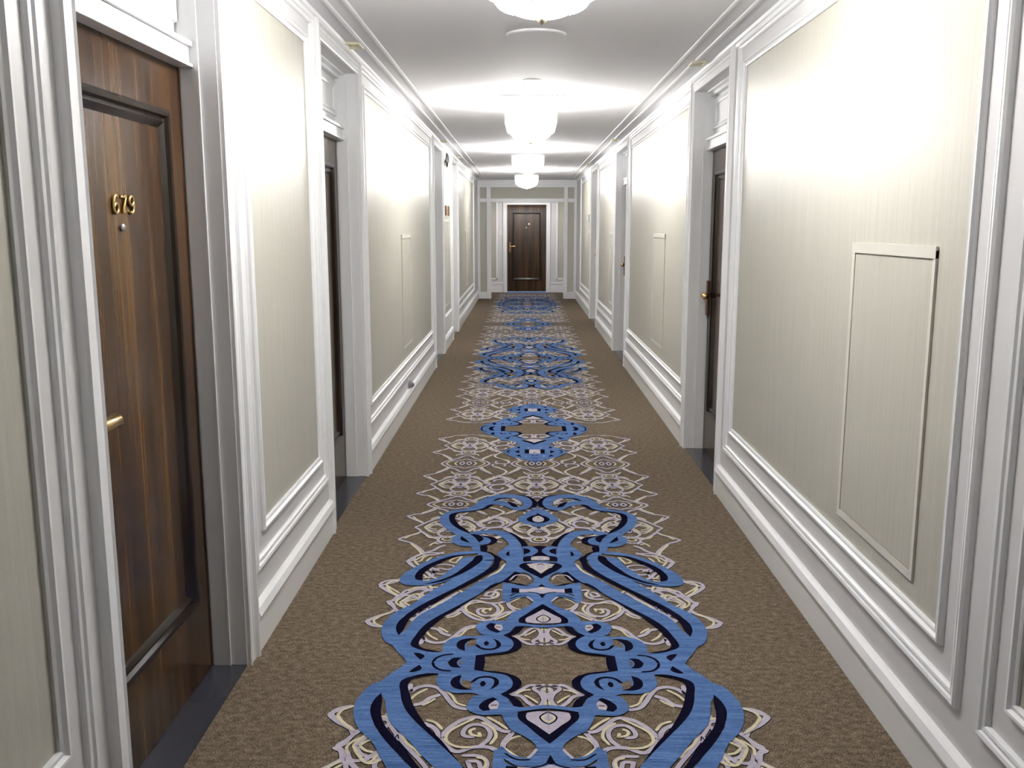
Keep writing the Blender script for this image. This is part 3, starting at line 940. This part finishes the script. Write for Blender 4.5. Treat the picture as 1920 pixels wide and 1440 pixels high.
# ---------------------------------------------------------------- ceiling
c = MB(); c.box((XL - .3, Y0, ZC), (XR + .3, YE + .1, ZC + .1)); o = c.build('ceiling', 'ceil')
tag(o, 'plain pale grey plaster ceiling of the corridor', 'ceiling', kind='structure')
for x, lab in ((-.893, 'outer left'), (-.803, 'inner left'), (.960, 'inner right'), (1.055, 'outer right')):
    trim_no += 1; c = MB()
    pr = [(-.012, ZC), (-.011, ZC - .003), (-.006, ZC - .007), (.006, ZC - .007), (.011, ZC - .003), (.012, ZC)]
    c.add([(x + a, y, z) for y in (Y0, 20.38) for a, z in pr], [(k, k + 1, 7 + k, 6 + k) for k in range(5)] + [(0, 1, 2, 3, 4, 5), (11, 10, 9, 8, 7, 6)])
    tag(c.build('trim_%d' % trim_no, 'trim'), 'white ceiling bead, the %s of four parallel strips' % lab, 'moulding', kind='structure')
# ---------------------------------------------------------------- end of the corridor
w_ = MB(); w_.box((XL - .3, Y0 - .1, 0), (XR + .3, Y0, ZC)); tag(w_.build('wall_back', 'paint'), 'pale painted wall closing the corridor behind the viewer', 'wall', kind='structure')
g = MB()
g.box((XL, YF, 0), (-.80, YF + .10, 2.10)); g.box((.973, YF, 0), (XR, YF + .10, 2.10)); g.box((XL, YF, 2.10), (XR, YF + .10, ZC))
g.box((XL, YF - .0015, .04), (-.80, YF, 2.42), 1); g.box((.973, YF - .0015, .04), (XR, YF, 2.42), 1); g.box((-.80, YF - .0015, 2.15), (.973, YF, 2.42), 1)
g.box((XL, YF + .1, 0), (-.80, YE, ZC)); g.box((.973, YF + .1, 0), (XR, YE, ZC))
tag(g.build('wall_arch', ['paint', 'paper']), 'wallpapered screen wall framing the opening before the end door', 'wall', kind='structure')
trim_no += 1
t = empty('trim_%d' % trim_no, (XC, YF, 0), 'white posts, bar and beam framing the far opening', 'moulding', kind='structure')
m = MB(); m.box((-.80, YF - .045, 0), (-.707, YF + .13, ZC - .13)); m.build('post', 'trim', t, bevel=.004)
m = MB(); m.box((.891, YF - .045, 0), (.973, YF + .13, ZC - .13)); m.build('post', 'trim', t, bevel=.004)
m = MB(); m.box((XL, YF - .03, 0), (-.945, YF, ZC - .1)); m.build('corner_strip', 'trim', t, bevel=.003)
m = MB(); m.box((1.112, YF - .03, 0), (XR, YF, ZC - .1)); m.build('corner_strip', 'trim', t, bevel=.003)
m = MB(); m.box((XL, YF - .04, 2.10), (XR, YF + .12, 2.182)); m.build('cross_bar', 'trim', t, bevel=.004)
m = MB(); m.box((XL, YF - .05, 2.42), (XR, YF, 2.478)); m.box((XL, YF - .03, 2.478), (XR, YF, 2.545)); m.box((XL, YF - .06, 2.545), (XR, YF, ZC)); m.build('beam', 'trim', t, bevel=.004)
for a, b in ((-.945, -.80), (.973, 1.112)):
    m = MB(); m.box((a, YF - .016, 0), (b, YF, .105)); m.box((a, YF - .030, .118), (b, YF, .150)); m.box((a, YF - .012, .105), (b, YF, .118)); m.build('base', 'trim', t, bevel=.003)
e = MB(); e.box((XL - .3, YE, 0), (XR + .3, YE + .1, ZC)); e.box((-.80, YE - .0015, .345), (-.655, YE, 2.19), 1); e.box((.835, YE - .0015, .345), (.973, YE, 2.19), 1)
tag(e.build('wall_end', ['paint', 'paper']), 'far end wall around the single dark door', 'wall', kind='structure')
bx = MB()
for a, b in ((-.80, -.486), (.655, .973)):
    bx.box((a, YE - .016, 0), (b, YE, .19)); bx.box((a, YE - .030, .205), (b, YE, .238)); bx.box((a, YE - .012, .19), (b, YE, .205))
tag(bx.build('baseboard_end', 'trim'), 'white baseboard either side of the far end door', 'baseboard', kind='structure')
for (a, b, lab) in ((-.80, -.655, 'left'), (.835, .973, 'right')):
    trim_no += 1; m = MB()
    x = (b, b + .04) if lab == 'left' else (a - .04, a)
    m.box((x[0], YE - .02, .31), (x[1], YE, 2.2)); m.box((min(a, x[0]), YE - .02, .305), (max(b, x[1]), YE, .345))
    tag(m.build('trim_%d' % trim_no, 'trim', bevel=.004), 'narrow white panel moulding %s of the far end door' % lab, 'moulding', kind='structure')
# end door, facing down the corridor
def exf(p, a, z): return (a, YE - p, z)
dn += 1; x0, x1 = -.388, .556
root = empty('door_%d' % dn, (XC, YE, 0), 'dark walnut door with brass lever closing the far end of the corridor', 'door', kind='structure')
L_ = MB(); q = (x0 + .125, x1 - .125, .30, 1.92)
L_.box((-.02, x0 + .003, .02), (.006, q[0], 2.088)); L_.box((-.02, q[1], .02), (.006, x1 - .003, 2.088)); L_.box((-.02, q[0], .02), (.006, q[1], q[2])); L_.box((-.02, q[0], q[3]), (.006, q[1], 2.088))
leaf = L_.build('door_leaf', 'wood', root, xf=exf)
p = MB(); p.box((-.02, q[0], q[2]), (.002, q[1], q[3])); p.build('sunk_panel', 'wood', leaf, xf=exf)
p = MB(); p.sweep(rect(*q)[::-1], [(-.006, .006), (0, .016), (.014, .016), (.026, .006), (.034, .010), (.046, .002)]); p.build('panel_moulding', 'wood_dark', leaf, xf=exf)
hardware(exf, leaf, x0 + .07, 1.105, 1, .006, toward=.13)
m = MB(); m.tube([(.002, .140, 1.64), (.010, .140, 1.64)], .016, 14); m.build('number_plate', 'brass', leaf, xf=exf)
m = MB(); m.tube([(.002, .075, 1.555), (.008, .075, 1.555)], .010, 14); m.build('peephole', 'steel', leaf, xf=exf)
m = MB(); m.sweep([(x0, 0), (x0, 2.09), (x1, 2.09), (x1, 0)], [(0, 0), (0, .012), (.008, .022), (.018, .016), (.05, .016), (.056, .024), (.062, .018), (.07, .032), (.094, .032), (.097, 0)], closed=False)
m.build('casing', 'trim', root, xf=exf)
m = MB(); m.box((0, x0, 0), (.07, x1, .026)); m.build('threshold', 'painted_glow', root, xf=exf)  # strip coloured pale blue to stand in for daylight glowing under the door
# switch plate beside it
t = empty('wall_switch', (-.54, YE, 1.37), 'small white switch plate on the far wall left of the end door', 'switch')
m = MB(); m.box((0, -.578, 1.37), (.008, -.502, 1.49)); m.build('plate', 'white', t, xf=exf, bevel=.003)
m = MB(); m.box((.006, -.548, 1.41), (.012, -.532, 1.45)); m.build('toggle', 'white', t, xf=exf, bevel=.001)
# ---------------------------------------------------------------- chandeliers
CX, CY = .060, 3.04
def prism_ring(mb, n, r0, z0, r1, z1, w_, ph=0):
    for k in range(n):
        a = 2 * math.pi * (k + ph) / n; ca, sa = math.cos(a), math.sin(a); e = (-sa, ca)
        vs_ = []
        for t_, sc in ((0, .5), (.12, 1), (.85, 1), (1, .2)):
            r = r0 + (r1 - r0) * t_; z = z0 + (z1 - z0) * t_
            for q in range(4):
                th = q * math.pi / 2; dr = math.cos(th) * w_ * .5 * sc; dt = math.sin(th) * w_ * .5 * sc
                vs_.append(((r + dr) * ca + e[0] * dt, (r + dr) * sa + e[1] * dt, z))
        fs = [(i * 4 + q, i * 4 + (q + 1) % 4, i * 4 + 4 + (q + 1) % 4, i * 4 + 4 + q) for i in range(3) for q in range(4)] + [(3, 2, 1, 0), (12, 13, 14, 15)]
        mb.add(vs_, fs)
ch = empty('crystal_ceiling_light', (0, 0, 0), 'x', 'ceiling light', 'crystal bowl lights down the middle of the ceiling')
m = MB(); m.box((-.26, -.27, -.010), (.26, .27, 0)); m.sweep([(-.235, -.245), (-.235, .245), (.235, .245), (.235, -.245)], [(0, -.010), (.002, -.016), (.012, -.018), (.022, -.014), (.025, -.010)]) if 0 else None
m.build('ceiling_plate', 'white', ch, bevel=.004)
m = MB()
for r in (.232, .215):
    for a, b in (((-r, -r), (r, -r)), ((r, -r), (r, r)), ((r, r), (-r, r)), ((-r, r), (-r, -r))):
        m.tube([(a[0], a[1] * 1.03, -.012), (b[0], b[1] * 1.03, -.012)], .005, 8)
m.build('plate_moulding', 'white', ch)
m = MB(); m.lathe([(.0, -.008), (.055, -.010), (.05, -.02), (.02, -.03), (.015, -.09), (.03, -.10), (.0, -.105)], n=24); m.build('stem', 'pale_brass', ch, smooth=True)
m = MB(); m.lathe([(.197, -.096), (.205, -.098), (.205, -.112), (.197, -.114), (.193, -.105), (.197, -.096)], n=64)
for k in range(56):
    a = 2 * math.pi * k / 56; m.lathe([(0, .007), (.005, .004), (.006, 0), (.005, -.012), (0, -.016)], (.208 * math.cos(a), .208 * math.sin(a), -.105), 6)
for k in range(4):
    a = math.pi / 4 + k * math.pi / 2; m.tube([(.015 * math.cos(a), .015 * math.sin(a), -.09), (.197 * math.cos(a), .197 * math.sin(a), -.105)], .004, 6)
m.build('rim', 'pale_brass', ch)
for ti, (n, r0, z0, r1, z1, ww) in enumerate(((56, .199, -.118, .195, -.205, .018), (52, .194, -.195, .176, -.262, .018), (42, .170, -.250, .130, -.300, .018), (28, .124, -.290, .060, -.322, .020), (12, .055, -.316, .018, -.330, .020))):
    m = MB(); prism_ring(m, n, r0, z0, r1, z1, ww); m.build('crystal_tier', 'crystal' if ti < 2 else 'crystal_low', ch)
m = MB(); m.lathe([(0, -.318), (.014, -.326), (.018, -.335), (.010, -.345), (0, -.350)], n=16); m.build('finial', 'pale_brass', ch, smooth=True)
for k in range(3):
    a = 2 * math.pi * k / 3 + .4; m = MB(); m.lathe([(0, .03), (.018, .02), (.022, 0), (.014, -.02), (0, -.03)], (.09 * math.cos(a), .09 * math.sin(a), -.16), 12); m.build('bulb', 'bulb', ch, smooth=True)
CHL = ['nearest crystal bowl light, cut off by the top edge of the photo', 'second crystal bowl light with its whole gilded rim in view',
       'third crystal bowl light, partly hidden behind the second', 'farthest crystal bowl light, hanging before the end door']
for i, lab in enumerate(CHL):
    o = ch if i == 0 else copy_tree(ch)
    o.location = (CX, (3.17, 7.62, 12.2, 16.8)[i], ZC); o['label'] = lab
# ---------------------------------------------------------------- other ceiling fittings
m = MB(); m.lathe([(0, -.012), (.150, -.012), (.158, -.008), (.160, 0)], n=64)
tag(m.build('ceiling_cover', 'ceil', loc=None, smooth=False), 'flat round white cover plate on the ceiling behind the nearest crystal light', 'cover plate').location = (.066, 5.10, ZC)
t = empty('downlight', (.058, 6.62, ZC), 'small round recessed spotlight between the nearest two crystal lights', 'downlight')
m = MB(); m.lathe([(.045, -.002), (.050, -.008), (.062, -.005), (.064, 0), (.045, 0), (.045, -.002)], n=40); a = m.build('trim_ring', 'white'); a.parent = t
m = MB(); m.lathe([(0, -.004), (.045, -.004)], n=40); a = m.build('lens', 'spot'); a.parent = t
t = empty('ceiling_fitting', (0, 0, 0), 'x', 'ceiling fitting', 'small cream rectangular fittings beside the ceiling beads')
m = MB(); h = .014
m.box((-.045, -.07, -h), (.045, -.058, 0)); m.box((-.045, .058, -h), (.045, .07, 0)); m.box((-.045, -.058, -h), (-.035, .058, 0)); m.box((.035, -.058, -h), (.045, .058, 0))
m.build('frame', 'cream_paint', t, bevel=.002)
m = MB(); m.box((-.035, -.058, -.005), (.035, .058, 0)); m.build('face', 'cream_paint', t)
FIT = [(-.945, 5.35, 'small cream rectangular fitting on the ceiling above the second left door'), (1.075, 5.95, 'small cream rectangular fitting on the ceiling above the nearest right door'),
       (-.95, 11.2, 'cream ceiling fitting above the third left door'), (1.07, 11.05, 'cream ceiling fitting above the second right door'),
       (-.95, 13.75, 'cream ceiling fitting above the fourth left doorway'), (1.07, 15.3, 'cream ceiling fitting above the farthest right doorway'),
       (-.945, 19.6, 'cream ceiling fitting in the far left ceiling corner'), (1.07, 19.5, 'cream ceiling fitting in the far right ceiling corner')]
for i, (x, y, lab) in enumerate(FIT):
    o = t if i == 0 else copy_tree(t)
    o.location = (x, y, ZC); o['label'] = lab
t = empty('added_lobby_lamp', (XC, 21.6, ZC), 'unseen flush round lamp added on the ceiling to brighten the far end door', 'ceiling light')  # unseen lamp behind the header, added to brighten the end wall and door
m = MB(); m.lathe([(0, -.03), (.09, -.03), (.10, -.02), (.10, 0)], n=32); a = m.build('diffuser', 'added_lobby'); a.parent = t
m = MB(); m.lathe([(.10, 0), (.10, -.02), (.115, -.02), (.12, 0)], n=32); a = m.build('rim', 'white'); a.parent = t
# ---------------------------------------------------------------- wall hatches
def hatch(s, y0, y1, z0, z1, lab):
    xf = side(s)
    t = empty('access_panel', xf(0, (y0 + y1) / 2, z0), lab, 'access panel', 'flush wallpapered hatches in the wall panels')
    m = MB(); b_ = .0015
    m.sweep(rect(y0 + .022, y1 - .022, z0 + .022, z1 - .034), [(0, b_), (0, b_ + .006), (.022, b_ + .008), (.022, b_)])
    m.box((b_, y0, z1 - .034), (b_ + .009, y1, z1))
    m.build('frame', 'hatch', t, xf=xf)
    m = MB(); m.box((b_, y0 + .026, z0 + .026), (b_ + .004, y1 - .026, z1 - .040)); m.build('flap', 'paper', t, xf=xf)
M['hatch'] = plain('hatch_paint', (.62, .60, .54), .35)
hatch(1, 2.625, 3.29, .53, 1.52, 'large flush hatch with a pale frame in the nearest full panel of the right wall')
hatch(-1, 7.60, 8.20, .562, 1.512, 'flush hatch in the long panel of the left wall above the socket')
hatch(1, 7.65, 8.30, .560, 1.516, 'flush hatch in the long panel between the first two right doors')
hatch(1, 11.99, 12.55, .56, 1.51, 'flush hatch just beyond the second right door')
hatch(1, 16.18, 16.66, .56, 1.50, 'farthest flush hatch on the right wall')
hatch(-1, 16.02, 16.62, .56, 1.505, 'farthest flush hatch on the left wall')
hatch(-1, 11.69, 12.42, .56, 1.665, 'tall flush hatch below the brass plates on the left wall')
# ---------------------------------------------------------------- things on the walls
xf = side(-1)
t = empty('wall_socket', xf(0, 7.88, .2), 'white wall socket plate just above the left baseboard', 'socket')
m = MB(); m.box((0, 7.845, .188), (.006, 7.915, .290)); m.build('plate', 'white', t, xf=xf, bevel=.003)
m = MB(); m.tube([(.004, 7.88, .265), (.010, 7.88, .265)], .017, 16); m.build('outlet_face', 'white', t, xf=xf)
t = empty('night_light_plug', xf(.006, 7.88, .22), 'grey round plug-in adaptor stuck in the left wall socket', 'plug')
m = MB(); m.tube([(.006, 7.88, .225), (.012, 7.88, .225), (.035, 7.88, .225), (.045, 7.88, .225)], [.036, .036, .032, .026], 24); m.build('body', 'grey', t, xf=xf)
m = MB(); m.tube([(.045, 7.88, .225), (.052, 7.88, .225)], [.020, .016], 20); m.build('cap', 'steel', t, xf=xf)
t = empty('alarm_bell', xf(0, 12.02, 2.41), 'black round alarm bell high on the left wall beyond the third door', 'bell')
m = MB(); m.tube([(0, 12.02, 2.41), (.02, 12.02, 2.41)], .03, 16); m.build('bracket', 'black', t, xf=xf)
m = MB(); m.tube([(.018, 12.02, 2.41), (.024, 12.02, 2.41), (.045, 12.02, 2.41), (.056, 12.02, 2.41)], [.092, .095, .075, .03], 32); m.build('gong', 'black', t, xf=xf, smooth=False)
t = empty('call_board', xf(0, 12.0, 1.72), 'cream wall board with two brown and brass plates on the left wall', 'board')
m = MB(); m.box((.0015, 11.72, 1.70), (.012, 12.40, 1.945)); m.build('backing', 'white', t, xf=xf, bevel=.002)
for y in (11.86, 12.26):
    m = MB(); m.box((.012, y - .06, 1.715), (.030, y + .06, 1.84)); m.build('plate', 'bronze', t, xf=xf, bevel=.003)
    m = MB(); m.box((.030, y - .025, 1.73), (.034, y + .025, 1.825)); m.build('inset', 'brass', t, xf=xf)
xf = side(1)
t = empty('wall_sensor', xf(0, 16.5, 1.66), 'small white box on the right wall above the farthest hatch', 'sensor')
m = MB(); m.box((.0015, 16.42, 1.655), (.04, 16.58, 1.785)); m.build('housing', 'white', t, xf=xf, bevel=.006)
m = MB(); m.box((.04, 16.47, 1.68), (.044, 16.53, 1.70)); m.build('grille', 'grey', t, xf=xf)
